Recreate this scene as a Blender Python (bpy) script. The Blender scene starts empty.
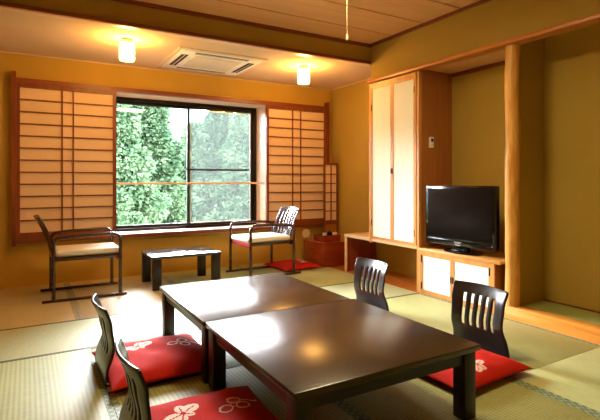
import bpy, bmesh, math, random
from mathutils import Vector, Matrix
C = bpy.context.scene
COL = C.collection
R = math.radians
random.seed(7)

# ------------------------------------------------------------------ materials
def new_mat(name):
    m = bpy.data.materials.new(name); m.use_nodes = True
    nt = m.node_tree; b = nt.nodes['Principled BSDF']
    return m, nt, b
def lin(c):
    return tuple(((x/255)/12.92 if x/255 <= .04045 else ((x/255+.055)/1.055)**2.4) for x in c) + (1,)
def N(nt, kind, **kw):
    n = nt.nodes.new(kind)
    for k, v in kw.items():
        if k in n.inputs: n.inputs[k].default_value = v
        else: setattr(n, k, v)
    return n
def coords(nt, scale=(1,1,1), rot=(0,0,0)):
    tc = N(nt, 'ShaderNodeTexCoord'); mp = N(nt, 'ShaderNodeMapping')
    mp.inputs['Scale'].default_value = scale; mp.inputs['Rotation'].default_value = rot
    nt.links.new(tc.outputs['Object'], mp.inputs['Vector'])
    return mp.outputs['Vector']
def ramp(nt, fac, c1, c2, p1=0., p2=1.):
    r = N(nt, 'ShaderNodeValToRGB')
    r.color_ramp.elements[0].color = c1; r.color_ramp.elements[1].color = c2
    r.color_ramp.elements[0].position = p1; r.color_ramp.elements[1].position = p2
    nt.links.new(fac, r.inputs[0]); return r.outputs[0]
def bump(nt, b, h, strength, dist=.002):
    n = N(nt, 'ShaderNodeBump'); n.inputs['Strength'].default_value = strength
    n.inputs['Distance'].default_value = dist
    nt.links.new(h, n.inputs['Height']); nt.links.new(n.outputs[0], b.inputs['Normal'])
def plain(name, c, rough=.5, metal=0., noise=.06, nscale=20, spec=.5, coat=0.):
    m, nt, b = new_mat(name)
    c1 = lin(c); c0 = tuple(x*(1-noise) for x in c1[:3])+(1,); c2 = tuple(min(1, x*(1+noise)) for x in c1[:3])+(1,)
    nz = N(nt, 'ShaderNodeTexNoise', Scale=nscale, Detail=4.)
    nt.links.new(coords(nt), nz.inputs['Vector'])
    nt.links.new(ramp(nt, nz.outputs['Fac'], c0, c2, .3, .7), b.inputs['Base Color'])
    b.inputs['Roughness'].default_value = rough; b.inputs['Metallic'].default_value = metal
    b.inputs['Specular IOR Level'].default_value = spec; b.inputs['Coat Weight'].default_value = coat
    return m
def wood(name, c1, c2, axis='Y', rough=.4, scale=9., coat=0., stretch=14, spec=.4):
    m, nt, b = new_mat(name)
    s = [scale]*3; s['XYZ'.index(axis)] = scale/stretch
    v = coords(nt, tuple(s))
    nz = N(nt, 'ShaderNodeTexNoise', Scale=2.2, Detail=6., Roughness=.6, Distortion=.6)
    nt.links.new(v, nz.inputs['Vector'])
    nt.links.new(ramp(nt, nz.outputs['Fac'], lin(c1), lin(c2), .32, .68), b.inputs['Base Color'])
    b.inputs['Roughness'].default_value = rough; b.inputs['Coat Weight'].default_value = coat
    b.inputs['Coat Roughness'].default_value = .15
    b.inputs['Specular IOR Level'].default_value = spec
    bump(nt, b, nz.outputs['Fac'], .15, .001)
    return m
def plaster(name, c):
    m, nt, b = new_mat(name)
    c1 = lin(c)
    nz = N(nt, 'ShaderNodeTexNoise', Scale=180., Detail=3.)
    big = N(nt, 'ShaderNodeTexNoise', Scale=1.3, Detail=3.)
    v = coords(nt)
    nt.links.new(v, nz.inputs['Vector']); nt.links.new(v, big.inputs['Vector'])
    mx = N(nt, 'ShaderNodeMath', operation='ADD'); nt.links.new(nz.outputs['Fac'], mx.inputs[0]); nt.links.new(big.outputs['Fac'], mx.inputs[1])
    hf = N(nt, 'ShaderNodeMath', operation='MULTIPLY'); hf.inputs[1].default_value = .5; nt.links.new(mx.outputs[0], hf.inputs[0])
    nt.links.new(ramp(nt, hf.outputs[0], tuple(x*.88 for x in c1[:3])+(1,), tuple(x*1.1 for x in c1[:3])+(1,), .35, .65), b.inputs['Base Color'])
    b.inputs['Roughness'].default_value = .9; b.inputs['Specular IOR Level'].default_value = .15
    bump(nt, b, nz.outputs['Fac'], .25, .001)
    return m
def tatami(name, c1, c2, axis='X', rough=.42, period=.022):
    # ribs repeat along `axis`
    m, nt, b = new_mat(name)
    v = coords(nt)
    w = N(nt, 'ShaderNodeTexWave', wave_type='BANDS', bands_direction=axis)
    w.inputs['Scale'].default_value = .314/period; w.inputs['Distortion'].default_value = .15
    nt.links.new(v, w.inputs['Vector'])
    s = (260, 12, 1) if axis == 'Y' else (12, 260, 1)
    nz = N(nt, 'ShaderNodeTexNoise', Scale=1., Detail=3.)
    nt.links.new(coords(nt, s), nz.inputs['Vector'])
    big = N(nt, 'ShaderNodeTexNoise', Scale=3., Detail=3.); nt.links.new(v, big.inputs['Vector'])
    a = N(nt, 'ShaderNodeMath', operation='MULTIPLY_ADD'); a.inputs[1].default_value = .32
    nt.links.new(w.outputs['Fac'], a.inputs[0]); nt.links.new(nz.outputs['Fac'], a.inputs[2])
    a2 = N(nt, 'ShaderNodeMath', operation='MULTIPLY_ADD'); a2.inputs[1].default_value = .35
    nt.links.new(big.outputs['Fac'], a2.inputs[0]); nt.links.new(a.outputs[0], a2.inputs[2])
    nt.links.new(ramp(nt, a2.outputs[0], lin(c1), lin(c2), .55, 1.15), b.inputs['Base Color'])
    b.inputs['Roughness'].default_value = rough; b.inputs['Specular IOR Level'].default_value = .5
    bump(nt, b, w.outputs['Fac'], .15, .001)
    return m
def glow(name, c, s, base=None):
    m, nt, b = new_mat(name)
    b.inputs['Base Color'].default_value = lin(base or c)
    b.inputs['Emission Color'].default_value = lin(c); b.inputs['Emission Strength'].default_value = s
    return m
def paper(name, c):
    m, nt, b = new_mat(name)
    nz = N(nt, 'ShaderNodeTexNoise', Scale=60., Detail=5., Distortion=1.5)
    nt.links.new(coords(nt), nz.inputs['Vector'])
    c1 = lin(c)
    nt.links.new(ramp(nt, nz.outputs['Fac'], tuple(x*.94 for x in c1[:3])+(1,), c1, .3, .7), b.inputs['Base Color'])
    b.inputs['Roughness'].default_value = .85
    b.inputs['Specular IOR Level'].default_value = .2
    return m

M = {}
M['plaster'] = plaster('golden_plaster', (196,158,72))
M['plaster_olive'] = plaster('olive_plaster', (178,148,68))
M['ceil_low'] = plaster('pale_ceiling', (226,196,160))
M['ceil_main'] = wood('ceiling_boards', (214,158,98), (224,170,110), 'X', .6, 5.)
M['trim'] = wood('red_brown_wood', (112,54,26), (142,74,38), 'Z', .4)
M['trim_x'] = wood('red_brown_wood_long', (112,52,26), (142,74,38), 'X', .4)
M['trim_y'] = wood('orange_brown_wood', (170,96,36), (204,128,56), 'Y', .35)
M['sill_wood'] = wood('pale_pinkish_sill_wood', (228,186,150), (242,208,176), 'X', .35)
M['kamachi'] = wood('polished_orange_wood', (204,124,40), (238,164,72), 'Y', .22, 7., .4)
M['floor_wood'] = wood('orange_floor_boards', (186,104,44), (214,134,64), 'Y', .25, 7., .4)
M['cab_wood'] = wood('honey_wood', (204,142,72), (228,170,98), 'Y', .35)
M['cab_wood_z'] = wood('honey_wood_upright', (196,132,64), (222,160,90), 'Z', .35)
M['shelf'] = wood('pale_shelf_wood', (222,180,128), (240,206,160), 'Y', .3)
M['brown_panel'] = wood('brown_panel_wood', (160,98,46), (182,116,60), 'Z', .4)
M['red_panel'] = wood('red_brown_panel', (118,50,26), (146,68,36), 'Z', .35)
M['pillar'] = wood('peeled_log', (196,132,52), (232,176,92), 'Z', .4, 16., 0, 10)
M['paper'] = paper('shoji_paper', (238,204,170))
M['paper_w'] = paper('white_door_paper', (252,250,240))
M['lacquer'] = plain('black_brown_lacquer', (58,41,23), .25, 0, .2, 3, .6)
M['lacquer_gloss'] = plain('polished_black_lacquer', (30,20,16), .12, 0, .2, 3, .5)
M['dark'] = plain('black_lacquered_wood', (24,17,14), .35, 0, .15, 5)
M['zaisu'] = wood('dark_stained_plywood', (24,17,13), (38,26,20), 'Z', .3, 9., .15)
M['dark_red'] = wood('dark_red_brown_bentwood', (46,20,14), (66,30,20), 'X', .25, 9., .5)
M['seat_fab'] = plain('cream_seat_fabric', (236,226,208), .8, 0, .05, 90)
M['red_rail'] = plain('red_lacquer', (170,34,28), .35)
M['bronze'] = plain('dark_bronze_aluminium', (44,34,30), .35, .6)
M['alu'] = plain('pale_aluminium', (196,196,190), .35, .7)
M['white'] = plain('white_plastic', (252,248,242), .45)
M['beige_pl'] = plain('beige_plastic', (232,212,182), .5)
M['slot'] = plain('black_slot', (14,12,10), .7)
M['black_gloss'] = plain('glossy_black_plastic', (12,12,13), .12, 0, .1, 5)
M['screen'] = plain('dark_tv_glass', (10,9,9), .16, 0, .1, 3)
M['silver'] = plain('silver_print', (200,200,200), .4, .3)
M['heri'] = None
M['brass'] = plain('bronze_lamp_fitting', (120,84,40), .35, .8)
M['cord'] = plain('pale_cord', (226,206,160), .7)
M['tansu'] = wood('red_lacquered_box_wood', (132,46,20), (164,64,30), 'X', .28, 7., .5)
M['iron'] = plain('black_iron', (24,22,20), .4, .6)
M['ceramic'] = plain('white_ceramic', (240,236,228), .2)
M['fan'] = paper('fan_paper', (232,206,170))
M['lamp'] = glow('glowing_lamp_glass', (255,190,96), 92., (255,240,210))
M['pend'] = glow('pendant_diffuser', (255,232,180), 50., (250,245,230))
M['pend_wood'] = wood('pale_lamp_wood', (200,160,110), (222,184,134), 'X', .5)
M['bark'] = plain('cedar_bark', (92,72,56), .9, 0, .3, 14)
M['tat_rib'] = tatami('tatami_ribbed', (132,134,76), (170,170,108), 'X', .55, .024)
M['tat_fine'] = tatami('tatami_fine', (150,154,96), (186,188,128), 'Y', .48, .012)
M['tat_cross'] = tatami('tatami_cross', (168,180,136), (196,206,164), 'Y', .48, .013)
M['tat_tan'] = tatami('tatami_tan', (176,160,116), (202,188,144), 'X', .5, .013)  # tanner base colour for the left window-side mats
M['tat_green'] = tatami('tatami_fresh_green', (128,136,66), (168,174,100), 'X', .4, .013)
def heri():
    m, nt, b = new_mat('patterned_green_cloth_border')
    v = coords(nt)
    w = N(nt, 'ShaderNodeTexChecker', Scale=46.); w.inputs['Color1'].default_value = lin((96,116,84)); w.inputs['Color2'].default_value = lin((142,154,118))
    nt.links.new(v, w.inputs['Vector']); nt.links.new(w.outputs['Color'], b.inputs['Base Color'])
    b.inputs['Roughness'].default_value = .6; return m
M['heri'] = heri()
M['heri_plain'] = plain('dark_green_cloth_border', (84,84,52), .7)
M['heri_pale'] = plain('pale_green_cloth_border', (160,154,122), .7)  # lighter border cloth for the window-side row
def red_cloth():
    m, nt, b = new_mat('red_cushion_cloth')
    nz = N(nt, 'ShaderNodeTexNoise', Scale=220., Detail=2.); nt.links.new(coords(nt), nz.inputs['Vector'])
    nt.links.new(ramp(nt, nz.outputs['Fac'], lin((170,28,18)), lin((208,44,30)), .3, .7), b.inputs['Base Color'])
    b.inputs['Roughness'].default_value = .85; b.inputs['Specular IOR Level'].default_value = .12
    bump(nt, b, nz.outputs['Fac'], .3, .001); return m
M['red'] = red_cloth()
M['motif'] = plain('pale_woven_motif', (226,196,180), .75)
def leaf(name, c1, c2):
    m, nt, b = new_mat(name)
    nz = N(nt, 'ShaderNodeTexNoise', Scale=1.3, Detail=4.); nt.links.new(coords(nt), nz.inputs['Vector'])
    nt.links.new(ramp(nt, nz.outputs['Fac'], lin(c1), lin(c2), .35, .65), b.inputs['Base Color'])
    b.inputs['Roughness'].default_value = .6
    b.inputs['Specular IOR Level'].default_value = .0
    b.inputs['Roughness'].default_value = .9
    return m
M['leaf_a'] = leaf('cedar_foliage', (24,38,26), (46,60,42))
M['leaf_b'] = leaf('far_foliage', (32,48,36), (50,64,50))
M['hill'] = leaf('wooded_slope', (24,36,28), (42,54,42))
M['mount'] = leaf('distant_mountain', (52,64,68), (62,74,76))  # bluish haze of the distance is put into this colour
def glass():
    m = bpy.data.materials.new('window_glass'); m.use_nodes = True; nt = m.node_tree; nt.nodes.clear()
    o = N(nt, 'ShaderNodeOutputMaterial'); t = N(nt, 'ShaderNodeBsdfTransparent'); g = N(nt, 'ShaderNodeBsdfGlossy', Roughness=0.02)
    f = N(nt, 'ShaderNodeFresnel', IOR=1.5); mx = N(nt, 'ShaderNodeMixShader')
    nt.links.new(f.outputs[0], mx.inputs[0]); nt.links.new(t.outputs[0], mx.inputs[1]); nt.links.new(g.outputs[0], mx.inputs[2]); nt.links.new(mx.outputs[0], o.inputs[0])
    return m
M['glass'] = glass()
def mesh_screen():
    m = bpy.data.materials.new('insect_screen_mesh'); m.use_nodes = True; nt = m.node_tree; nt.nodes.clear()
    o = N(nt, 'ShaderNodeOutputMaterial'); t = N(nt, 'ShaderNodeBsdfTransparent'); d = N(nt, 'ShaderNodeBsdfDiffuse'); d.inputs[0].default_value = lin((82,88,86))
    tr = N(nt, 'ShaderNodeBsdfTranslucent'); tr.inputs[0].default_value = lin((84,90,88))
    ad = N(nt, 'ShaderNodeMixShader'); ad.inputs[0].default_value = .7
    nt.links.new(d.outputs[0], ad.inputs[1]); nt.links.new(tr.outputs[0], ad.inputs[2])
    mx = N(nt, 'ShaderNodeMixShader'); mx.inputs[0].default_value = .26
    nt.links.new(t.outputs[0], mx.inputs[1]); nt.links.new(ad.outputs[0], mx.inputs[2]); nt.links.new(mx.outputs[0], o.inputs[0])
    return m
M['screen_mesh'] = mesh_screen()

# ------------------------------------------------------------------ mesh helpers
class MB:
    def __init__(s): s.bm = bmesh.new()
    def box(s, x0, x1, y0, y1, z0, z1, bev=0., seg=2, mi=0):
        t = bmesh.new()
        bmesh.ops.create_cube(t, size=1)
        for v in t.verts:
            v.co = Vector((x0+(v.co.x+.5)*(x1-x0), y0+(v.co.y+.5)*(y1-y0), z0+(v.co.z+.5)*(z1-z0)))
        if bev: bmesh.ops.bevel(t, geom=t.edges[:], offset=bev, segments=seg, affect='EDGES', profile=.5)
        s._merge(t, mi); return s
    def _merge(s, t, mi=0, smooth=False):
        me = bpy.data.meshes.new('tmp')
        for f in t.faces: f.material_index = mi; f.smooth = smooth
        t.to_mesh(me); t.free(); s.bm.from_mesh(me); bpy.data.meshes.remove(me)
    def tube(s, pts, r, n=10, cap=True, mi=0, sx=1.):
        # swept tube along points; r number or list
        t = bmesh.new(); rings = []
        P = [Vector(p) for p in pts]
        rs = r if isinstance(r, (list, tuple)) else [r]*len(P)
        up = None
        for i, p in enumerate(P):
            d = (P[min(i+1, len(P)-1)]-P[max(i-1, 0)]).normalized()
            if up is None:
                up = Vector((0,0,1)) if abs(d.z) < .9 else Vector((1,0,0))
            a = d.cross(up).normalized(); up = a.cross(d).normalized()
            rings.append([t.verts.new(p+(a*math.cos(2*math.pi*k/n)*sx+up*math.sin(2*math.pi*k/n))*rs[i]) for k in range(n)])
        for i in range(len(P)-1):
            for k in range(n):
                t.faces.new((rings[i][k], rings[i][(k+1)%n], rings[i+1][(k+1)%n], rings[i+1][k]))
        if cap:
            t.faces.new(list(reversed(rings[0]))); t.faces.new(rings[-1])
        bmesh.ops.recalc_face_normals(t, faces=t.faces[:])
        s._merge(t, mi, True); return s
    def lathe(s, prof, c=(0,0,0), n=28, mi=0, axis='Z'):
        t = bmesh.new(); rings = []
        for r, z in prof:
            rg = []
            for k in range(n):
                a = 2*math.pi*k/n; v = Vector((r*math.cos(a), r*math.sin(a), z))
                if axis == 'Y': v = Vector((v.x, v.z, v.y))
                rg.append(t.verts.new(v+Vector(c)))
            rings.append(rg)
        for i in range(len(rings)-1):
            for k in range(n): t.faces.new((rings[i][k], rings[i][(k+1)%n], rings[i+1][(k+1)%n], rings[i+1][k]))
        t.faces.new(rings[0][::-1]); t.faces.new(rings[-1])
        bmesh.ops.remove_doubles(t, verts=t.verts[:], dist=1e-6)
        bmesh.ops.recalc_face_normals(t, faces=t.faces[:])
        s._merge(t, mi, True); return s
    def obj(s, name, mats, parent=None, loc=None):
        me = bpy.data.meshes.new(name)
        s.bm.to_mesh(me); s.bm.free()
        for m in (mats if isinstance(mats, (list, tuple)) else [mats]): me.materials.append(m)
        o = bpy.data.objects.new(name, me); COL.objects.link(o)
        if parent: o.parent = parent
        if loc: o.location = loc
        try: me.set_sharp_from_angle(angle=R(40))
        except Exception: pass
        return o
def box(name, mat, *a, parent=None, bev=0.):
    return MB().box(*a, bev=bev).obj(name, mat, parent)
def tag(o, label, cat, group=None, kind=None):
    o['label'] = label; o['category'] = cat
    if group: o['group'] = group
    if kind: o['kind'] = kind
    return o
def empty(name, loc, rz=0.):
    o = bpy.data.objects.new(name, None); COL.objects.link(o); o.location = loc; o.rotation_euler = (0,0,rz); o.empty_display_size = .1
    return o
def struct(o):
    o['kind'] = 'structure'; return o
def dup(root, loc, rz, label, cat=None, group=None):
    r = root.copy(); COL.objects.link(r); r.location = loc; r.rotation_euler = (0,0,rz); r['label'] = label
    for ch in list(root.children):
        c = ch.copy(); COL.objects.link(c); c.parent = r
        for g in ch.children:
            d = g.copy(); COL.objects.link(d); d.parent = c
    return r

# ------------------------------------------------------------------ room shell
XW, XB, XL = 3.45, 3.93, -1.25      # right wall face, alcove back, left wall
YW, YS, YN = 5.80, 4.30, -1.20      # window wall, soffit, near wall
ZL, ZM = 2.50, 2.73
WX0, WX1, WZ0, WZ1 = .87, 2.85, .515, 2.175
m = MB()
m.box(XL-.1, WX0, YW, 6.02, -.05, 2.8); m.box(WX1, XB+.2, YW, 6.02, -.05, 2.8)
m.box(WX0, WX1, YW, 6.02, -.05, WZ0-.03); m.box(WX0, WX1, YW, 6.02, WZ1+.02, 2.8)
struct(m.obj('wall_back', M['plaster']))
struct(box('wall_left', M['plaster'], XL-.1, XL, YN-.1, YW, -.05, 2.8))
struct(box('wall_near', M['plaster'], XL, XB+.2, YN-.1, YN, -.05, 2.8))
m = MB()
m.box(XB, XB+.1, 3.52, YW, -.05, 2.8)                              # recess behind shelf and window end
m.box(XB, XB+.1, 2.48, 3.52, -.05, 2.8)                            # behind the television
m.box(XB, XB+.1, .3, 2.48, -.05, 2.8)                              # alcove back
m.box(3.56, XB, 2.475, 2.53, -.05, 2.8)                            # cheek wall beside the pillar
m.box(XW+.012, XW+.07, .3, YS-.015, 2.31, 2.8)                       # hanging wall above the lintel
m.box(XW, XB+.1, YN, .3, -.05, 2.8)
m.box(XW+.07, XB, 4.25, YS-.01, 2.29, 2.8)
struct(m.obj('wall_right', M['plaster_olive']))
struct(box('ceiling', M['ceil_low'], XL, XB, YS+.05, YW, ZL, ZL+.06))
# main ceiling of long boards: one structure with grooves
m = MB(); y = YS+.0
ys = [YS, 3.91, 3.44, 2.97, 2.50, 2.03, 1.56, 1.09, .62, .15, -.32, -.79, YN]
for a, b_ in zip(ys[:-1], ys[1:]):
    m.box(XL, XW+.06, b_+.009, a-.009, ZM, ZM+.03)
m.box(XL, XW+.06, YN, YS, ZM+.022, ZM+.06, mi=1)
struct(m.obj('ceiling_boards', [M['ceil_main'], M['slot']]))
struct(box('ceiling_recess', M['ceil_main'], XW+.07, XB, 2.531, 4.25, 2.285, 2.32))
struct(box('ceiling_alcove', M['ceil_main'], XW+.07, XB, .3, 2.474, 2.62, 2.66))
struct(box('wall_soffit', M['plaster_olive'], XL, XB, YS, YS+.05, ZL-.0, 2.8))
struct(box('trim_1', M['trim_x'], XL, XW+.012, YS-.02, YS, ZM-.036, ZM-.0005))
struct(box('trim_2', M['trim_x'], XL, XW+.0, YS-.022, YS-.0005, ZL-.002, ZL+.03))
struct(box('trim_highlight', M['sill_wood'], XL, XW+.0, YS-.022, YS+.05, ZL-.012, ZL-.0025))  # pale strip paints the lit highlight along the soffit's lower edge
struct(box('trim_4', M['trim_x'], XW-.008, XW+.0115, YN, YS-.0205, ZM-.03, ZM-.0005))
struct(box('trim_5', M['trim_y'], 3.40, XW+.072, .3, 4.29, 2.268, 2.303, bev=.003))   # lintel
struct(box('trim_6', M['ceil_low'], XL, XB, YW-.012, YW, ZL-.012, ZL-.0005))
struct(box('trim_7', M['ceil_low'], XB-.012, XB, YS+.06, YW-.013, ZL-.012, ZL-.0005))
struct(box('trim_8', M['trim_x'], XB-.015, XB-.0005, 2.531, 3.50, 2.245, 2.284))
struct(box('trim_9', M['kamachi'], 3.44, 3.565, .3, 2.53, .0, .105, bev=.004))          # alcove sill
# floor: slab, tatami mats
struct(box('floor', M['floor_wood'], XL, XB, YN, YW, -.06, -.001))
struct(box('floor_alcove', M['tat_green'], 3.566, XB-.001, .3, 2.474, -.0005, .092))
struct(box('floor_boards', M['floor_wood'], 3.42, XB-.001, 2.531, YW-.001, -.0005, .004))
struct(box('trim_10', M['trim'], XB-.012, XB-.0006, .3, 2.474, .0925, .105))
# mats
XM = 3.418
mats = []
xs = [3.418, 2.395, 1.385, .375, -.64, XL]
def mat_obj(x0, x1, y0, y1, mt, borders, bm_=M['heri']):
    e = struct(empty('tatami_mat', ((x0+x1)/2, (y0+y1)/2, 0)))
    ox, oy = (x0+x1)/2, (y0+y1)/2
    w = .032
    hx, hy = (x1-x0)/2-.0015, (y1-y0)/2-.0015
    box('mat_surface', mt, -hx, hx, -hy, hy, -.0006, .010, parent=e, bev=.002)
    if borders == 'Y':
        box('cloth_border', bm_, -hx-.0003, -hx+w, -hy-.0003, hy+.0003, -.0003, .0112, parent=e)
        box('cloth_border', bm_, hx-w, hx+.0003, -hy-.0003, hy+.0003, -.0003, .0112, parent=e)
    if borders == 'X':
        box('cloth_border', bm_, -hx-.0003, hx+.0003, -hy-.0003, -hy+w*.8, -.0003, .0112, parent=e)
        box('cloth_border', bm_, -hx-.0003, hx+.0003, hy-w*.8, hy+.0003, -.0003, .0112, parent=e)
# row C : window side
for i in range(5): mat_obj(xs[i+1], xs[i], 4.215, YW-.002, M['tat_tan'] if i > 1 else M['tat_fine'], 'Y', M['heri_pale'])
# row B : crosswise
mat_obj(1.385, XM, 3.455, 4.215, M['tat_cross'], 'X', M['heri_plain']); mat_obj(XL, 1.385, 3.455, 4.215, M['tat_cross'], 'X', M['heri_plain'])
# row A
mat_obj(xs[1], xs[0], 1.725, 3.455, M['tat_fine'], 'Y')
mat_obj(.375, 2.395, 2.66, 3.455, M['tat_cross'], 'X', M['heri_plain'])
mat_obj(xs[4], xs[3], 1.725, 3.455, M['tat_rib'], 'Y'); mat_obj(xs[5], xs[4], 1.725, 3.455, M['tat_rib'], 'Y')
mat_obj(xs[2], xs[1], 1.0, 2.66, M['tat_rib'], 'Y'); mat_obj(xs[3], xs[2], 1.0, 2.66, M['tat_rib'], 'Y')
mat_obj(xs[1], xs[0], 0, 1.725, M['tat_fine'], 'Y'); mat_obj(xs[4], xs[3], 0, 1.725, M['tat_rib'], 'Y'); mat_obj(xs[5], xs[4], 0, 1.725, M['tat_rib'], 'Y')
mat_obj(xs[2], xs[1], YN+.002, 1.0, M['tat_rib'], 'Y'); mat_obj(xs[3], xs[2], YN+.002, 1.0, M['tat_rib'], 'Y')
mat_obj(xs[1], xs[0], YN+.002, 0, M['tat_fine'], 'Y'); mat_obj(xs[4], xs[3], YN+.002, 0, M['tat_rib'], 'Y'); mat_obj(xs[5], xs[4], YN+.002, 0, M['tat_rib'], 'Y')

# ------------------------------------------------------------------ window
wn = struct(empty('window_1', ((WX0+WX1)/2, 6.0, WZ0)))
def W(name, mat, x0, x1, y0, y1, z0, z1, parent=None, bev=0.):
    o = box(name, mat, x0-wn.location.x, x1-wn.location.x, y0-6.0, y1-6.0, z0-WZ0, z1-WZ0, parent=parent or wn, bev=bev); return o
# wooden lining
m = MB(); lx, lz = wn.location.x, WZ0
def wb(m, x0, x1, y0, y1, z0, z1): m.box(x0-lx, x1-lx, y0-6., y1-6., z0-lz, z1-lz)
wb(m, WX0, WX1, 5.80, 6.2, WZ1, WZ1+.018); wb(m, WX0-.0, WX0+.02, 5.80, 6.2, WZ0, WZ1); wb(m, WX1-.02, WX1, 5.80, 6.2, WZ0, WZ1)
m.obj('window_lining', M['sill_wood'], wn)
W('sill', M['sill_wood'], WX0-.0, WX1, 5.775, 6.2, WZ0-.028, WZ0, bev=.002)
m = MB()
a0, a1 = WX0+.021, WX1-.021
wb(m, a0, a1, 6.08, 6.19, WZ1-.042, WZ1-.001); wb(m, a0, a1, 6.08, 6.19, WZ0+.001, WZ0+.03)
wb(m, a0, a0+.03, 6.08, 6.19, WZ0+.03, WZ1-.042); wb(m, a1-.045, a1, 6.08, 6.19, WZ0+.03, WZ1-.042)
m.obj('window_frame', M['bronze'], wn)
def sash(name, x0, x1, y, t, mt, thin, thick_side=0.):
    m = MB(); z0, z1 = WZ0+.031, WZ1-.043
    wb(m, x0, x1, y, y+t, z0, z0+thin); wb(m, x0, x1, y, y+t, z1-thin, z1)
    wb(m, x0, x0+thin, y, y+t, z0+thin, z1-thin); wb(m, x1-thin, x1, y, y+t, z0+thin, z1-thin)
    s = m.obj(name, mt, wn)
    MB().box(x0+thin-lx, x1-thin-lx, y+t/2-6.-.002, y+t/2-6.+.002, z0+thin-lz, z1-thin-lz).obj('glass_pane', M['glass'], s)
    return s
sash('window_sash', a0+.031, 1.875, 6.15, .025, M['bronze'], .035)
sr = sash('window_sash', 1.835, a1-.046, 6.115, .025, M['bronze'], .035)
m = MB(); sy = 6.105
z0, z1 = WZ0+.06, WZ1-.09
for (p, q, r_, s_) in ((1.872, a1-.085, z0, z0+.012), (1.872, a1-.085, z1-.012, z1), (1.872, 1.884, z0, z1), (a1-.097, a1-.085, z0, z1)):
    wb(m, p, q, sy-.012, sy, r_, s_)
scf = m.obj('screen_frame', M['alu'], wn)
MB().box(1.884-lx, a1-.097-lx, sy-6.-.007, sy-6.-.005, z0+.012-lz, z1-.012-lz).obj('insect_screen', M['screen_mesh'], scf)
MB().tube([(1.80-lx, 6.07-6, 1.288-lz), (2.70-lx, 6.07-6, 1.288-lz)], .013).obj('sash_bar', M['bronze'], wn)
m = MB()
for x in (1.81, 2.69): wb(m, x-.008, x+.008, 6.07, 6.115, 1.278, 1.298)
m.obj('bar_bracket', M['bronze'], wn)
rail = MB().tube([(WX0+.02-lx, 5.86-6, 1.108-lz), (WX1-.02-lx, 5.86-6, 1.108-lz)], .0135).obj('safety_rail', M['sill_wood'], wn)
m = MB()
wb(m, WX1-.028, WX1-.0195, 5.835, 5.885, 1.083, 1.133); wb(m, WX0+.0195, WX0+.028, 5.835, 5.885, 1.083, 1.133)
m.obj('rail_bracket', M['alu'], wn)

# head and foot rails that carry the paper screens
struct(box('trim_11', M['trim_x'], -.10, 3.80, 5.735, 5.7995, 2.178, 2.228))
m = MB(); m.box(-.10, 3.80, 5.735, 5.7745, .478, .520); m.box(-.10, .869, 5.774, 5.7995, .478, .520); m.box(2.851, 3.80, 5.774, 5.7995, .478, .520)
struct(m.obj('trim_12', M['trim_x']))
struct(box('trim_13', M['trim'], -.142, -.1005, 5.72, 5.7995, .455, 2.29))
struct(box('trim_14', M['trim'], 3.8005, 3.842, 5.72, 5.7995, .455, 2.29))

# ------------------------------------------------------------------ shoji screens
def shoji(x0, x1, y0, z0, z1, vx, nrow, label, st=.034, topr=.045, botr=.07):
    cx = (x0+x1)/2
    e = empty('shoji_screen', (cx, y0, z0)); tag(e, label, 'paper screen')
    m = MB(); w = (x1-x0)/2; h = z1-z0
    m.box(-w, -w+st, -.016, .016, 0, h); m.box(w-st, w, -.016, .016, 0, h)
    m.box(-w+st, w-st, -.016, .016, 0, botr); m.box(-w+st, w-st, -.016, .016, h-topr, h)
    m.obj('screen_frame', M['trim'], e)
    m = MB()
    for v in vx: m.box(v-cx-.007, v-cx+.007, -.011, .004, botr, h-topr)
    for k in range(1, nrow):
        z = botr+(h-topr-botr)*k/nrow; m.box(-w+st, w-st, -.012, .003, z-.0065, z+.0065)
    m.obj('lattice', M['trim'], e)
    MB().box(-w+st, w-st, .004, .006, botr, h-topr).obj('paper', M['paper'], e)
    return e
shoji(-.0995, .889, 5.757, .5205, 2.1775, (.333, .443), 12, 'tall paper shoji screen left of the window, behind the armchair')
shoji(2.825, 3.7995, 5.757, .5205, 2.1775, (3.237, 3.369), 12, 'tall paper shoji screen right of the window, in front of the corner')
s = shoji(3.665, 3.905, 5.60, .012, 1.395, (3.785,), 0, 'narrow low lattice screen standing behind the red wooden chest', .022, .03, .56)
for ch in list(s.children): bpy.data.objects.remove(ch)
w = .12; h = 1.383
m = MB(); m.box(-w, -w+.02, -.012, .012, 0, h); m.box(w-.026, w, -.012, .012, 0, h); m.box(-w+.02, w-.026, -.012, .012, h-.03, h); m.box(-w+.02, w-.026, -.012, .012, .50, .56); m.box(-w+.02, w-.026, -.012, .012, 0, .06)
m.obj('screen_frame', M['trim'], s)
m = MB(); m.box(-.007, .007, -.01, .003, .56, h-.03)
for k in range(1, 6): z = .56+(h-.03-.56)*k/6; m.box(-w+.02, w-.026, -.01, .003, z-.006, z+.006)
m.obj('lattice', M['trim'], s)
MB().box(-w+.02, w-.026, .004, .006, .56, h-.03).obj('paper', M['paper'], s)
MB().box(-w+.02, w-.026, -.003, .003, .06, .50).obj('lower_panel', M['brown_panel'], s)

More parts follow.
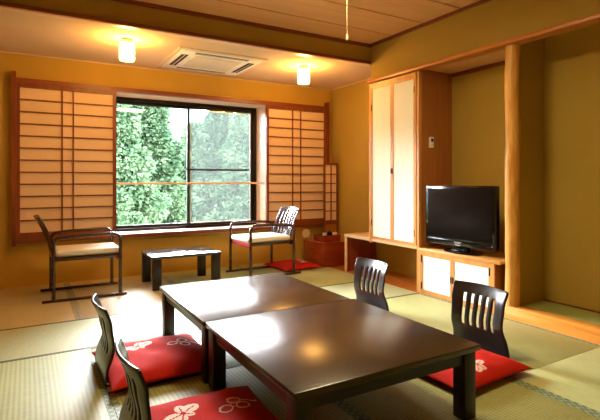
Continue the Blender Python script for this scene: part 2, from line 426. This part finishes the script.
# ------------------------------------------------------------------ hanging closet
e = empty('hanging_closet', (XW, 3.9, .475)); tag(e, 'tall wall closet with two white paper doors above the long low shelf', 'closet')
def L(e, name, mat, x0, x1, y0, y1, z0, z1, parent=None, bev=0.):
    l = e.location
    return box(name, mat, x0-l.x, x1-l.x, y0-l.y, y1-l.y, z0-l.z, z1-l.z, parent=parent or e, bev=bev)
m = MB(); l = e.location
for a in ((3.47, XB-.002, 3.545, 3.56, .476, 2.26), (3.47, XB-.002, 4.27, 4.285, .476, 2.26), (XB-.012, XB-.002, 3.56, 4.27, .476, 2.26), (3.47, XB-.012, 3.56, 4.27, .476, .49), (3.47, XB-.012, 3.56, 4.27, 2.245, 2.26)):
    m.box(a[0]-l.x, a[1]-l.x, a[2]-l.y, a[3]-l.y, a[4]-l.z, a[5]-l.z)
m.obj('carcass', M['brown_panel'], e)
m = MB()
for a in ((3.435, 3.47, 4.262, 4.288, .425, 2.26), (3.435, 3.47, 3.535, 3.552, .476, 2.26), (3.437, 3.47, 3.552, 4.262, 2.225, 2.26)):
    m.box(a[0]-l.x, a[1]-l.x, a[2]-l.y, a[3]-l.y, a[4]-l.z, a[5]-l.z)
m.obj('front_frame', M['cab_wood_z'], e)
def door(e, y0, y1, z0, z1, hinge_y, handle_y, hz, name='closet_door', st=.022, x=3.440, hzs=None):
    l = e.location
    m = MB()
    for a in ((y0, y0+st, z0, z1), (y1-st, y1, z0, z1), (y0+st, y1-st, z0, z0+st), (y0+st, y1-st, z1-st*1.4, z1)):
        m.box(x-l.x, x+.022-l.x, a[0]-l.y, a[1]-l.y, a[2]-l.z, a[3]-l.z)
    d = m.obj(name, M['cab_wood_z'], e)
    L(e, 'paper_panel', M['paper_w'], x+.006, x+.012, y0+st-.001, y1-st+.001, z0+st, z1-st*1.4, parent=d)
    for z in hzs: L(e, 'hinge', M['iron'], x-.004, x+.001, hinge_y-.007, hinge_y+.007, z-.035, z+.035, parent=d)
    L(e, 'handle', M['iron'], x-.006, x+.001, handle_y-.006, handle_y+.006, hz-.03, hz+.03, parent=d, bev=.002)
door(e, 3.908, 4.261, .480, 2.224, 4.256, 3.916, 1.25, hzs=(.66, 1.98))
door(e, 3.553, 3.905, .480, 2.224, 3.559, 3.897, 1.25, hzs=(.60, 2.08))

# the low shelf
e = empty('low_wall_shelf', (3.6, 4.1, 0)); tag(e, 'long pale wooden shelf running low along the wall under the white closet', 'shelf')
L(e, 'shelf_board', M['shelf'], 3.442, XB-.002, 3.5235, 4.80, .440, .4745, bev=.002)
L(e, 'end_panel', M['red_panel'], 3.462, XB-.002, 4.762, 4.788, .004, .4398)
L(e, 'front_post', M['shelf'], 3.445, 3.4618, 4.755, 4.79, .004, .4398)
# wood side panel between closet and television recess, with its front post
struct(box('wall_partition', M['brown_panel'], 3.475, XB-.001, 3.503, 3.5225, .004, 2.284))
struct(box('trim_15', M['cab_wood_z'], 3.436, 3.4745, 3.492, 3.5225, .004, 2.261))
e = empty('wall_remote', (3.615, 3.503, 1.545)); tag(e, 'small white remote control holder on the brown panel above the television', 'remote control')
MB().box(-.026, .026, -.02, 0, -.06, .05, bev=.004).obj('body', M['white'], e)
MB().box(-.017, .017, -.0215, -.0195, .0, .035).obj('display', M['slot'], e)
MB().box(-.012, .012, -.022, -.0195, -.045, -.03).obj('button', M['beige_pl'], e)

# ------------------------------------------------------------------ TV cabinet
e = empty('television_cabinet', (3.66, 3.05, .004)); tag(e, 'low honey wood cabinet with two white paper doors under the television', 'cabinet')
L(e, 'top', M['cab_wood'], 3.425, XB-.002, 2.54, 3.4905, .435, .463, bev=.003)
m = MB(); l = e.location
for a in ((3.445, XB-.004, 3.470, 3.490, .004, .4348), (3.445, XB-.004, 2.60, 2.62, .004, .4348), (XB-.02, XB-.004, 2.62, 3.47, .004, .4348), (3.46, XB-.02, 2.62, 3.47, .02, .035)):
    m.box(a[0]-l.x, a[1]-l.x, a[2]-l.y, a[3]-l.y, a[4]-l.z, a[5]-l.z)
m.obj('carcass', M['brown_panel'], e)
m = MB()
for a in ((3.43, 3.445, 3.462, 3.490, .004, .4348), (3.43, 3.445, 2.60, 2.640, .004, .4348), (3.431, 3.445, 2.64, 3.462, .004, .03), (3.431, 3.445, 2.64, 3.462, .419, .4348)):
    m.box(a[0]-l.x, a[1]-l.x, a[2]-l.y, a[3]-l.y, a[4]-l.z, a[5]-l.z)
m.obj('front_frame', M['cab_wood_z'], e)
door(e, 3.066, 3.461, .031, .418, 3.452, 3.076, .21, 'cabinet_door', .02, 3.433, (.09, .36))
door(e, 2.641, 3.060, .031, .418, 2.650, 3.050, .21, 'cabinet_door', .02, 3.433, (.09, .36))
struct(box('trim_16', M['red_panel'], 3.58, XB-.002, 2.5305, 2.5385, .004, .9))

# television
e = empty('television', (3.515, 3.035, .4635), R(1)); tag(e, 'wide black flat television on the honey wood cabinet', 'television')
m = MB(); m.box(-.035, .03, -.404, .404, .06, .635, bev=.014, seg=3); m.box(.03, .075, -.30, .30, .12, .58, bev=.02)
m.obj('casing', M['black_gloss'], e)
MB().box(-.0365, -.034, -.370, .370, .132, .602).obj('screen', M['screen'], e)
MB().box(-.0385, -.034, -.370, .370, .085, .118, bev=.002).obj('lower_strip', M['black_gloss'], e)
MB().lathe([(.001, 0), (.15, 0), (.155, .008), (.14, .018), (.03, .024), (.001, .024)], (0,0,0), 36).obj('stand', M['black_gloss'], e, (.04, 0, 0)).scale = (.75, 1.4, 1)
MB().box(-.015, .03, -.09, .09, .012, .075, bev=.004).obj('stand_neck', M['black_gloss'], e)
def text_mesh(name, s, size, mat, parent, loc, rot):
    cu = bpy.data.curves.new(name+'_c', 'FONT'); cu.body = s; cu.size = size; cu.align_x = 'CENTER'; cu.extrude = .0006
    t = bpy.data.objects.new(name+'_t', cu); COL.objects.link(t)
    dg = bpy.context.evaluated_depsgraph_get(); me = bpy.data.meshes.new_from_object(t.evaluated_get(dg))
    bpy.data.objects.remove(t); me.materials.clear(); me.materials.append(mat); me.name = name
    o = bpy.data.objects.new(name, me); COL.objects.link(o); o.parent = parent; o.location = loc; o.rotation_euler = rot; return o
text_mesh('maker_lettering', 'SHARP', .026, M['silver'], e, (-.0392, .0, .091), (R(90), 0, R(-90)))
MB().box(-.036, -.0345, -.03, .03, .074, .080).obj('silver_mark', M['silver'], e)
MB().lathe([(.001, 0), (.004, 0), (.004, .001), (.001, .001)], (0,0,0), 10).obj('power_lamp', M['silver'], e, (-.0375, -.37, .105)).rotation_euler = (0, R(-90), 0)

# log pillar
e = MB(); pr = []
rr = random.Random(3)
pts = []; rad = []
for k in range(30):
    z = .106+(2.2675-.106)*k/29
    pts.append((.004*math.sin(k*.7), .004*math.cos(k*.53), z)); rad.append(.057+.0012*math.sin(k*1.3)+.0015*rr.random())
e.tube(pts, rad, 20)
o = e.obj('log_pillar', M['pillar'], None, (3.495, 2.474, 0)); tag(o, 'rounded natural log pillar between the television and the tokonoma alcove', 'pillar')

# ------------------------------------------------------------------ air conditioner
e = empty('ceiling_air_conditioner', (1.83, 5.15, ZL)); tag(e, 'square white cassette air conditioner set in the low ceiling by the window', 'air conditioner')
m = MB(); hw, hd = .50, .46
m.box(-hw, hw, -hd, -hd+.04, -.012, 0); m.box(-hw, hw, hd-.04, hd, -.012, 0); m.box(-hw, -hw+.04, -hd+.04, hd-.04, -.012, 0); m.box(hw-.04, hw, -hd+.04, hd-.04, -.012, 0)
m.obj('outer_frame', M['beige_pl'], e)
m = MB(); m.box(-hw+.041, hw-.041, -hd+.041, hd-.041, -.02, -.001, bev=.004)
m.obj('panel', M['white'], e)
MB().box(-.27, .27, -.25, .25, -.026, -.0205, bev=.002).obj('intake_grille', M['beige_pl'], e)
for (x0, x1, y0, y1) in ((-.30, .30, -.385, -.325), (-.30, .30, .325, .385), (-.42, -.345, -.26, .26), (.345, .42, -.26, .26)):
    mm = MB(); mm.box(x0, x1, y0, y1, -.0215, -.0205)
    lv = mm.obj('air_outlet', M['slot'], e)
    if x1-x0 > y1-y0: MB().box(x0+.01, x1-.01, (y0+y1)/2-.004, (y0+y1)/2+.004, -.026, -.0216).obj('louver', M['beige_pl'], lv)
    else: MB().box((x0+x1)/2-.004, (x0+x1)/2+.004, y0+.01, y1-.01, -.026, -.0216).obj('louver', M['beige_pl'], lv)

# ceiling lamps
def lamp(x, y, label):
    e = empty('ceiling_lamp', (x, y, ZL)); tag(e, label, 'lamp', 'small ceiling lamps over the window side')
    MB().lathe([(.001, 0), (.05, 0), (.05, -.018), (.03, -.03), (.03, -.045), (.001, -.045)], (0,0,0), 24).obj('lamp_fitting', M['brass'], e)
    MB().lathe([(.001, -.045), (.055, -.045), (.066, -.052), (.068, -.06), (.068, -.195), (.064, -.203), (.001, -.205)], (0,0,0), 28).obj('lamp_shade', M['lamp'], e)
    return e
lamp(.826, 4.70, 'glowing white cylinder ceiling lamp left of the air conditioner')
lamp(2.83, 4.76, 'glowing white cylinder ceiling lamp right of the air conditioner')
# pendant with pull cord
e = empty('pendant_lamp', (1.80, 2.42, ZM)); tag(e, 'ceiling lamp above the table with a hanging pale pull cord', 'lamp')
MB().box(-.26, .26, -.26, .26, -.16, -.151, bev=.002).obj('diffuser', M['pend'], e)
m = MB(); 
for a in ((-.28,-.26,-.28,.28),(.26,.28,-.28,.28),(-.26,.26,-.28,-.26),(-.26,.26,.26,.28)): m.box(*a, -.17, -.05)
m.box(-.26,.26,-.26,.26,-.07,-.05)
m.obj('wooden_frame', M['pend_wood'], e)
MB().box(-.06, .06, -.06, .06, -.05, 0).obj('ceiling_mount', M['pend_wood'], e)
MB().tube([(-.02, .03, -.16), (-.02, .03, -.645)], .0016, 6).obj('pull_cord', M['cord'], e)
MB().lathe([(.001, 0), (.006, 0), (.008, -.01), (.008, -.035), (.001, -.038)], (-.02, .03, -.643), 12).obj('cord_knob', M['cord'], e)

# ------------------------------------------------------------------ low lacquer tables
def table(w, d, h, loc, label, leg=.075, top=.028, apron=.062, mt='lacquer'):
    e = empty('low_table', loc); tag(e, label, 'table')
    MB().box(-w/2, w/2, -d/2, d/2, h-top, h, bev=.004, seg=2).obj('tabletop', M[mt], e)
    m = MB(); i = .03
    for a in ((-w/2+i, w/2-i, -d/2+i, -d/2+i+.02), (-w/2+i, w/2-i, d/2-i-.02, d/2-i), (-w/2+i, -w/2+i+.02, -d/2+i+.02, d/2-i-.02), (w/2-i-.02, w/2-i, -d/2+i+.02, d/2-i-.02)):
        m.box(*a, h-top-apron, h-top-.0002)
    m.obj('apron', M['dark'], e)
    for sx in (-1, 1):
        for sy in (-1, 1):
            cx, cy = sx*(w/2-.016-leg/2), sy*(d/2-.016-leg/2)
            MB().box(cx-leg/2, cx+leg/2, cy-leg/2, cy+leg/2, 0, h-top-.0002, bev=.004).obj('leg', M['dark'], e)
    return e
table(1.024, 1.005, .354, (1.359, 1.994, .0112), 'large dark brown lacquered low table nearest the camera')
table(1.011, 1.002, .354, (1.347, 3.003, .0112), 'dark brown lacquered low table pushed behind the nearest one, shining white')
e = empty('side_table', (1.475, 5.16, .0112)); tag(e, 'small black low table by the window between the two armchairs', 'table')
w, d, h = .74, .56, .35
MB().box(-w/2, w/2, -d/2, d/2, h-.028, h, bev=.003).obj('tabletop', M['lacquer_gloss'], e)
for sx in (-1, 1):
    for sy in (-1, 1):
        cx, cy = sx*(w/2-.05), sy*(d/2-.035)
        MB().box(cx-.045, cx+.045, cy-.03, cy+.03, 0, h-.0283, bev=.003).obj('leg', M['dark'], e)

# ------------------------------------------------------------------ zaisu (legless chairs), facing +x
def sheet(name, rows, mat, parent, thick, smooth=True, holes=()):
    # rows: grid[v][u] of points ; holes: set of (v,u) faces to skip
    bm = bmesh.new(); vs = [[bm.verts.new(p) for p in r] for r in rows]
    for i in range(len(rows)-1):
        for j in range(len(rows[0])-1):
            if (i, j) in holes: continue
            f = bm.faces.new((vs[i][j], vs[i][j+1], vs[i+1][j+1], vs[i+1][j])); f.smooth = True
    bmesh.ops.delete(bm, geom=[v for v in bm.verts if not v.link_faces], context='VERTS')
    me = bpy.data.meshes.new(name); bm.to_mesh(me); bm.free(); me.materials.append(mat)
    o = bpy.data.objects.new(name, me); COL.objects.link(o); o.parent = parent
    md = o.modifiers.new('thick', 'SOLIDIFY'); md.thickness = thick; md.offset = 0
    bv = o.modifiers.new('round', 'BEVEL'); bv.width = thick*.3; bv.segments = 2; bv.limit_method = 'ANGLE'; bv.angle_limit = R(50)
    return o
def interp(tab, t):
    for (a, va), (b, vb) in zip(tab[:-1], tab[1:]):
        if t <= b: 
            k = (t-a)/(b-a); k = k*k*(3-2*k); return va+(vb-va)*k
    return tab[-1][1]
def zaisu(loc, label):
    e = empty('legless_chair', loc); tag(e, label, 'legless chair', 'legless chairs around the low tables')
    us = [-1, -.93, -.66]
    n = 5; sl = .11; x = -.60; gaps = []
    pitch = 1.2/(n-1) if n > 1 else 0
    us = [-1, -.9, -.76]
    for k in range(n):
        c = -.56+1.12*k/(n-1)
        us += [c-sl/2*1.1, c+sl/2*1.1]; gaps.append(len(us)-2)
        if k < n-1: us.append(c+1.12/(n-1)/2)
    us += [.76, .9, 1]
    zs = [0.006, .02, .05, .09, .12, .15, .18, .21, .24, .27, .30, .33, .36, .385, .405, .422, .428]
    rows = []; holes = set()
    hw_ = [(0, .225), (.10, .215), (.22, .202), (.32, .208), (.45, .216)]
    fx = [(0, .0), (.05, .0), (.20, .042), (.32, .03), (.45, -.005)]
    for i, z in enumerate(zs):
        r = []
        w = interp(hw_, z)
        if z > .425: w -= .010
        for u in us:
            bow = -.045*(1-u*u)*(z/.45)**1.0
            zz = z+.004*(1-u*u)*(z/.45)
            r.append((interp(fx, z)+bow, u*w, zz))
        rows.append(r)
        if i < len(zs)-1 and .14 <= z < .36:
            for g in gaps: holes.add((i, g))
    sheet('backrest', rows, M['zaisu'], e, .014, holes=holes)
    rows = []
    for i in range(9):
        t = i/8; xx = -.004+.40*t; w = .215-.02*t - (.03*max(0, t-.85)/.15)
        rows.append([(xx, u*w, .006) for u in (-1, -.9, -.5, 0, .5, .9, 1)])
    sheet('seat', rows, M['zaisu'], e, .011)
    return e
zo = zaisu((.375, 2.965, .0115), 'dark slotted legless chair at the far end of the left side of the table')
dup(zo, (.365, 2.03, .0115), 0, 'dark slotted legless chair nearest the camera on the left of the table')
dup(zo, (2.62, 2.10, .0115), R(180), 'dark slotted legless chair on the right of the near table, before the television cabinet')
dup(zo, (2.62, 3.235, .0115), R(180), 'dark slotted legless chair on the right of the far table, before the low shelf')

# ------------------------------------------------------------------ cushions
def motif_fill(u, v):      # gingko-like spray of filled petals
    for (a, ln, wd) in ((12, .10, .036), (62, .075, .028), (168, .09, .036), (222, .07, .024), (300, .05, .018)):
        c, s = math.cos(R(a)), math.sin(R(a)); p = u*c+v*s; q = -u*s+v*c
        d = ((p-ln*.62)/(ln*.5))**2+(q/wd)**2
        if d < 1 and not (abs(q) < .004 and p < ln*.9): return True
    return False
def motif_line(u, v):
    for (cx, cy, r) in ((-.045, 0, .036), (.03, .035, .036), (.03, -.035, .036)):
        d = math.hypot(u-cx, v-cy)
        if r-.010 < d < r: return True
    if .06 < u < .14 and abs(v-.02*math.sin(u*40)) < .006: return True
    return False
def cushion(loc, rz, label, motifs, size=.60, thick=.085, group='red floor cushions', n=110, sy=1.):
    bm = bmesh.new(); rr = random.Random(int(loc[0]*100+loc[1]*10))
    a = size/2; ph = [rr.uniform(0, 6) for _ in range(6)]
    def P(i, j, top):
        u, v = 2*i/n-1, 2*j/n-1
        # corners pulled out a little, sides pulled in
        k = 1-.065*(1-abs(v)**2.5) ; kk = 1-.065*(1-abs(u)**2.5)
        x, y = u*a*k, v*a*kk*sy
        prof = max(0, (1-abs(u)**3.2)*(1-abs(v)**3.2))**.55
        z = thick*(.5+(.5*prof if top else -.5*min(1, prof*1.6)))
        if top: z += .004*math.sin(9*u+ph[0])*math.sin(7*v+ph[1])*prof - .012*math.exp(-((u)**2+(v)**2)*14)
        z -= thick*.22*(max(abs(u), abs(v))**6)
        return (x, y, z)
    def mk(top):
        return [[bm.verts.new(P(i, j, top)) for j in range(n+1)] for i in range(n+1)]
    T = mk(True); st = 1
    for i in range(n):
        for j in range(n):
            f = bm.faces.new((T[i][j], T[i+1][j], T[i+1][j+1], T[i][j+1])); f.smooth = True
            x, y = ((i+.5)/n*2-1)*a, ((j+.5)/n*2-1)*a*sy
            for (mx, my, kind, rot, sc) in motifs:
                c, s = math.cos(R(rot)), math.sin(R(rot)); dx, dy = (x-mx)/sc, (y-my)/sc
                if abs(dx) < .16 and abs(dy) < .16:
                    p, q = dx*c+dy*s, -dx*s+dy*c
                    if (motif_fill if kind == 'f' else motif_line)(p, q): f.material_index = 1
    B = {}
    nb = 11
    for i in range(0, n+1, n//nb if n % nb == 0 else 10):
        for j in range(0, n+1, 10): B[i, j] = T[i][j] if i in (0, n) or j in (0, n) else bm.verts.new(P(i, j, False))
    for i in range(0, n, 10):
        for j in range(0, n, 10):
            # border faces share the top's outline, add intermediate verts
            def edge(i0, j0, i1, j1):
                out = []
                if (i0 == i1 and i0 in (0, n)) or (j0 == j1 and j0 in (0, n)):
                    for k in range(10):
                        out.append(T[i0+(i1-i0)*k//10][j0+(j1-j0)*k//10])
                else: out.append(B[i0, j0])
                return out
            loop = edge(i, j, i, j+10)+edge(i, j+10, i+10, j+10)+edge(i+10, j+10, i+10, j)+edge(i+10, j, i, j)
            f = bm.faces.new(loop); f.smooth = True
    me = bpy.data.meshes.new('floor_cushion'); bm.to_mesh(me); bm.free()
    me.materials.append(M['red']); me.materials.append(M['motif'])
    o = bpy.data.objects.new('floor_cushion', me); COL.objects.link(o); o.location = loc; o.rotation_euler = (0,0,rz)
    return tag(o, label, 'cushion', group)
ZC = .024
MO = [(-.12, .10, 'f', 20, 1.), (.12, .08, 'l', -10, 1.), (-.12, -.17, 'l', 60, .9), (.14, -.16, 'f', 120, 1.)]
cushion((.690, 2.925, ZC), R(2), 'red floor cushion with pale flower motifs on the far left legless chair', [(-.10, .10, 'f', 10, .95), (.16, .04, 'l', 0, 1.)], .655, .095)
cushion((.69, 1.98, ZC), R(-1), 'red floor cushion with pale flower motifs at the bottom edge, nearest the camera', [(-.10, .07, 'f', 30, 1.), (.14, .04, 'l', 20, 1.), (-.1, -.2, 'f', 80, .9)], .65, .095)
cushion((2.23, 1.965, ZC), R(183), 'red floor cushion beside the near table leg on the right legless chair', [(.03, .19, 'f', 30, .7), (.06, .07, 'f', 100, .7)], .62)
cushion((2.26, 3.22, ZC), R(180), 'red floor cushion mostly hidden behind the far table on the right', MO, .60)
cushion((2.99, 5.33, .0125), R(4), 'red floor cushion lying flat on the floor behind the right armchair', [(.14, -.10, 'f', 10, .7), (.17, .05, 'f', 70, .7)], .56, .075)

# ------------------------------------------------------------------ armchairs, facing +x
def armchair(loc, rz, label):
    e = empty('armchair', loc, rz); tag(e, label, 'armchair', 'bentwood armchairs by the window')
    for s in (-1, 1):
        y = s*.27
        MB().tube([(-.38, y, .014), (.36, y, .014)], .0135, 10).obj('floor_runner', M['dark_red'], e)
        pts = [(.30, y, .02), (.30, y, .54)]
        for k in range(1, 7):
            a = R(90*k/6); pts.append((.30-.075*(1-math.cos(a)), y, .54+.075*math.sin(a)))
        pts += [(.1, y, .613), (-.12, y, .605), (-.20, y, .598)]
        for k in range(1, 6):
            a = R(90*k/5); pts.append((-.22-.065*math.sin(a), y, .598-.065*(1-math.cos(a))))
        pts += [(-.285, y, .40), (-.285, y, .02)]
        MB().tube(pts, .0165, 12).obj('arm_and_legs', M['dark_red'], e)
        MB().box(-.285, .30, y-s*.030-.010, y-s*.030+.010, .375, .415, bev=.004).obj('seat_rail', M['dark_red'], e)
    MB().box(.27, .292, -.25, .25, .355, .412, bev=.004).obj('front_rail', M['red_rail'], e)['label'] = 'red front rail'
    MB().box(-.285, -.262, -.25, .25, .36, .412, bev=.004).obj('rear_rail', M['dark_red'], e)
    c = MB().box(-.265, .315, -.235, .235, .413, .468, bev=.022, seg=4).obj('seat_cushion', M['seat_fab'], e)
    for p in c.data.polygons: p.use_smooth = True
    # slotted curved back
    us = [-1, -.86]; gaps = []; n = 6
    for k in range(n):
        cc = -.70+1.40*k/(n-1)
        us += [cc-.07, cc+.07]; gaps.append(len(us)-2)
    us += [.86, 1]
    zs = [.40, .43, .46, .50, .54, .58, .62, .66, .70, .735, .76, .785, .79]
    rows = []; holes = set()
    for i, z in enumerate(zs):
        t = (z-.40)/.39; r = []
        w = .205+.012*math.sin(t*3)
        if i == len(zs)-1: w -= .008
        for u in us: r.append((-.262-.045*t-.10*t*t-.035*(1-u*u), u*w, z+.008*(1-u*u)*t))
        rows.append(r)
        if .46 <= z < .735:
            for g in gaps: holes.add((i, g))
    sheet('backrest', rows, M['dark_red'], e, .016, holes=holes)
    return e
ac = armchair((.497, 5.165, .0112), R(0), 'dark bentwood armchair with cream seat in front of the left paper screen')
dup(ac, (2.485, 5.17, .0112), R(183), 'dark bentwood armchair with cream seat and red front rail, beside the chest')

# ------------------------------------------------------------------ red chest and tea things
BX, BY = 3.315, 5.10
e = empty('wooden_chest', (BX, BY, .0112)); tag(e, 'red brown lacquered wooden chest on the floor in the corner', 'chest')
w, d, h = .36, .48, .30
MB().box(0, w, 0, d, 0, h, bev=.004).obj('body', M['tansu'], e)
MB().box(-.008, w+.004, -.006, d+.006, h, h+.014, bev=.003).obj('lid', M['tansu'], e)
for k in range(2):
    dr = MB().box(-.006, .0, .03, d-.03, .02+k*.135, .145+k*.135, bev=.002).obj('drawer', M['tansu'], e)
    MB().tube([(-.006, d/2-.03, .085+k*.135), (-.018, d/2-.025, .075+k*.135), (-.018, d/2+.025, .075+k*.135), (-.006, d/2+.03, .085+k*.135)], .0035, 8).obj('handle', M['iron'], dr)
zt = .0112+h+.014
e = empty('tea_box', (BX+.07, BY+.09, zt)); tag(e, 'smaller red brown wooden tea box on top of the chest', 'box')
m = MB(); w2, d2, h2 = .28, .24, .085
m.box(0, w2, 0, d2, 0, .01); m.box(0, .012, 0, d2, .01, h2); m.box(w2-.012, w2, 0, d2, .01, h2); m.box(.012, w2-.012, 0, .012, .01, h2); m.box(.012, w2-.012, d2-.012, d2, .01, h2)
m.obj('box_body', M['tansu'], e)
MB().box(.012, w2-.012, .012, d2-.012, .055, .062).obj('tray', M['tansu'], e)
def cup(x, y, label):
    o = MB().lathe([(.001, 0), (.018, 0), (.02, .006), (.032, .03), (.034, .052), (.030, .052), (.027, .03), (.001, .012)], (0,0,0), 20).obj('tea_cup', M['ceramic'], None, (x, y, zt+.0625)); tag(o, label, 'cup')
cup(BX+.13, BY+.15, 'left white tea cup standing in the tea box')
cup(BX+.285, BY+.135, 'right white tea cup standing in the tea box, beside the dark pot')
e = empty('tea_pot', (BX+.27, BY+.235, zt+.0625)); tag(e, 'small dark tea pot in the tea box behind the right cup', 'tea pot')
MB().lathe([(.001, 0), (.03, 0), (.045, .02), (.045, .035), (.028, .05), (.001, .052)], (0,0,0), 20).obj('pot_body', M['iron'], e)
MB().lathe([(.001, .052), (.025, .052), (.02, .058), (.007, .06), (.007, .07), (.001, .072)], (0,0,0), 16).obj('pot_lid', M['iron'], e)
MB().tube([(.04, 0, .02), (.06, 0, .035), (.068, 0, .05)], [.009, .007, .005], 8).obj('spout', M['iron'], e)
e = empty('round_fan', (3.40, 5.655, .0112)); tag(e, 'round pale paper fan standing upright behind the chest', 'fan'); 
MB().lathe([(.001, -.003), (.062, -.003), (.064, 0), (.062, .003), (.001, .003)], (0, 0, .385), 30, axis='Y').obj('fan_disc', M['fan'], e)
MB().box(-.007, .007, -.004, .004, 0, .33).obj('fan_handle', M['trim'], e)

# ------------------------------------------------------------------ outside
def pos(px, depth):
    F, a = 467.5, R(30.27); l = (px-300)/F*depth
    return (depth*math.sin(a)+l*math.cos(a), depth*math.cos(a)-l*math.sin(a))
def foliage(seed, h, r, mt, ncl, nl, ls):
    rr = random.Random(seed); V = []; Fc = []
    for c in range(ncl):
        t = rr.random()**.8                       # 0 bottom .. 1 top
        R0 = r*(1-t)**.75*(.55+.45*math.sin(t*23+seed)**2)+.12
        an = rr.uniform(0, 2*math.pi); q = R0*rr.uniform(.55, 1.)
        cx, cy, cz = q*math.cos(an), q*math.sin(an), h*(.08+.90*t)-.18*q
        cs = .2+.42*(1-t)*rr.uniform(.7, 1.2)
        for k in range(nl):
            d = Vector((rr.gauss(0,1), rr.gauss(0,1), rr.gauss(0,.7))); d = d.normalized()*cs*rr.uniform(.75, 1.)
            p = Vector((cx, cy, cz))+d
            o = Vector((math.cos(an)*.6, math.sin(an)*.6, -.7))+Vector((rr.uniform(-1,1), rr.uniform(-1,1), rr.uniform(-.7,.7)))+d.normalized()*1.2
            o.normalize(); s_ = o.cross(Vector((rr.uniform(-1,1), rr.uniform(-1,1), rr.uniform(-1,1)))).normalized()
            L_ = ls*rr.uniform(.6, 1.3); W_ = L_*.33; i = len(V)
            V += [p, p+o*L_*.5+s_*W_, p+o*L_, p+o*L_*.5-s_*W_]; Fc.append((i, i+1, i+2, i+3))
    me = bpy.data.meshes.new('foliage'); me.from_pydata([tuple(v) for v in V], [], Fc); me.materials.append(mt)
    return me
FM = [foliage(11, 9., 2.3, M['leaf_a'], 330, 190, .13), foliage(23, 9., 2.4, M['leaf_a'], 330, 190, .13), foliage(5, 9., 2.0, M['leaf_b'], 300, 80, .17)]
TM = None
def tree(px, depth, ztop, kind, label, rot=0., base=-6., wide=1.):
    global TM
    x, y = pos(px, depth); s = (ztop-base)/9.
    e = empty('cedar_tree', (x, y, base), rot); tag(e, label, 'tree', 'trees outside the window'); e.scale = (s*wide, s*wide, s)
    o = bpy.data.objects.new('foliage', FM[kind]); COL.objects.link(o); o.parent = e
    if TM is None:
        t = MB().tube([(0,0,-.3), (.03,0,3), (0,.03,6), (0,0,8.6)], [.2, .15, .09, .02], 8).obj('trunk', M['bark'], e); TM = t.data
    else:
        t = bpy.data.objects.new('trunk', TM); COL.objects.link(t); t.parent = e
tree(146, 14, 3.9, 0, 'tallest dense green cedar tree filling the middle of the left pane', 0, -6)
tree(118, 11.5, 3.1, 1, 'green cedar tree at the left edge of the window, partly behind the left screen', 1, -5.5)
tree(172, 13, .75, 1, 'lower green tree in the bottom right of the left pane', 2, -6)
tree(132, 10.5, .4, 0, 'low green tree crown in the bottom left of the left pane', 4, -6)
tree(196, 19, 3.5, 1, 'green cedar tree beside the window divider, seen through both panes', 3, -6)
tree(219, 17, 4.0, 0, 'green cedar tree in the middle of the hazy right pane', 5, -6)
tree(247, 16, 3.6, 1, 'green cedar tree at the right edge of the hazy right pane', 2.2, -6)
tree(170, 26, 3.0, 2, 'pale distant tree between the tall cedar and the divider', 4, -6)
# terrain
def terrain(name, mt, y0, y1, x0, x1, f, n=40):
    V = []; Fc = []
    for i in range(n+1):
        for j in range(n+1):
            x = x0+(x1-x0)*j/n; y = y0+(y1-y0)*i/n; V.append((x, y, f(x, y)))
    for i in range(n):
        for j in range(n): a = i*(n+1)+j; Fc.append((a, a+1, a+n+2, a+n+1))
    me = bpy.data.meshes.new(name); me.from_pydata(V, [], Fc); me.materials.append(mt)
    o = bpy.data.objects.new(name, me); COL.objects.link(o); o['kind'] = 'structure'
    for p in me.polygons: p.use_smooth = True
terrain('ground', M['hill'], 6.6, 60, -40, 45, lambda x, y: -6.6+max(0, y-9)*.055+.5*math.sin(x*.5)*math.cos(y*.4)+ (max(0, y-26)*.16))
terrain('hillside', M['mount'], 60, 140, -90, 90, lambda x, y: -2+max(0, y-60)*.34+4*math.sin(x*.06+1)+1.2*math.sin(x*.23))

# ------------------------------------------------------------------ light
w = bpy.data.worlds.new('sky'); C.world = w; w.use_nodes = True; nt = w.node_tree
bg = nt.nodes['Background']
tc = N(nt, 'ShaderNodeTexCoord'); nz = N(nt, 'ShaderNodeTexNoise', Scale=2.5, Detail=4.); nt.links.new(tc.outputs['Generated'], nz.inputs['Vector'])
nt.links.new(ramp(nt, nz.outputs['Fac'], (.80,.88,.98,1), (.95,.98,1.,1), .3, .7), bg.inputs['Color'])
bg.inputs['Strength'].default_value = 118.0
def area(name, loc, rot, sx, sy, power, col, portal=False):
    l = bpy.data.lights.new(name, 'AREA'); l.shape = 'RECTANGLE'; l.size = sx; l.size_y = sy; l.energy = power; l.color = col
    if portal: l.cycles.is_portal = True
    o = bpy.data.objects.new(name, l); COL.objects.link(o); o.location = loc; o.rotation_euler = rot; return o
area('window_portal', ((WX0+WX1)/2, 6.22, (WZ0+WZ1)/2), (R(-90), 0, 0), WX1-WX0, WZ1-WZ0, 1, (1,1,1), True)

# ------------------------------------------------------------------ camera
cam = bpy.data.cameras.new('camera'); co = bpy.data.objects.new('camera', cam); COL.objects.link(co)
co.location = (0, 0, 1.15); co.rotation_euler = (R(90), 0, -R(30.27))
cam.sensor_width = 36; cam.lens = 467.5/600*36; cam.shift_y = -(210-180)/600.
cam.clip_start = .02; cam.clip_end = 500
C.camera = co
vs = C.view_settings; vs.view_transform = 'Standard'; vs.look = 'None'; vs.exposure = .1; vs.gamma = 1.; vs.use_curve_mapping = False
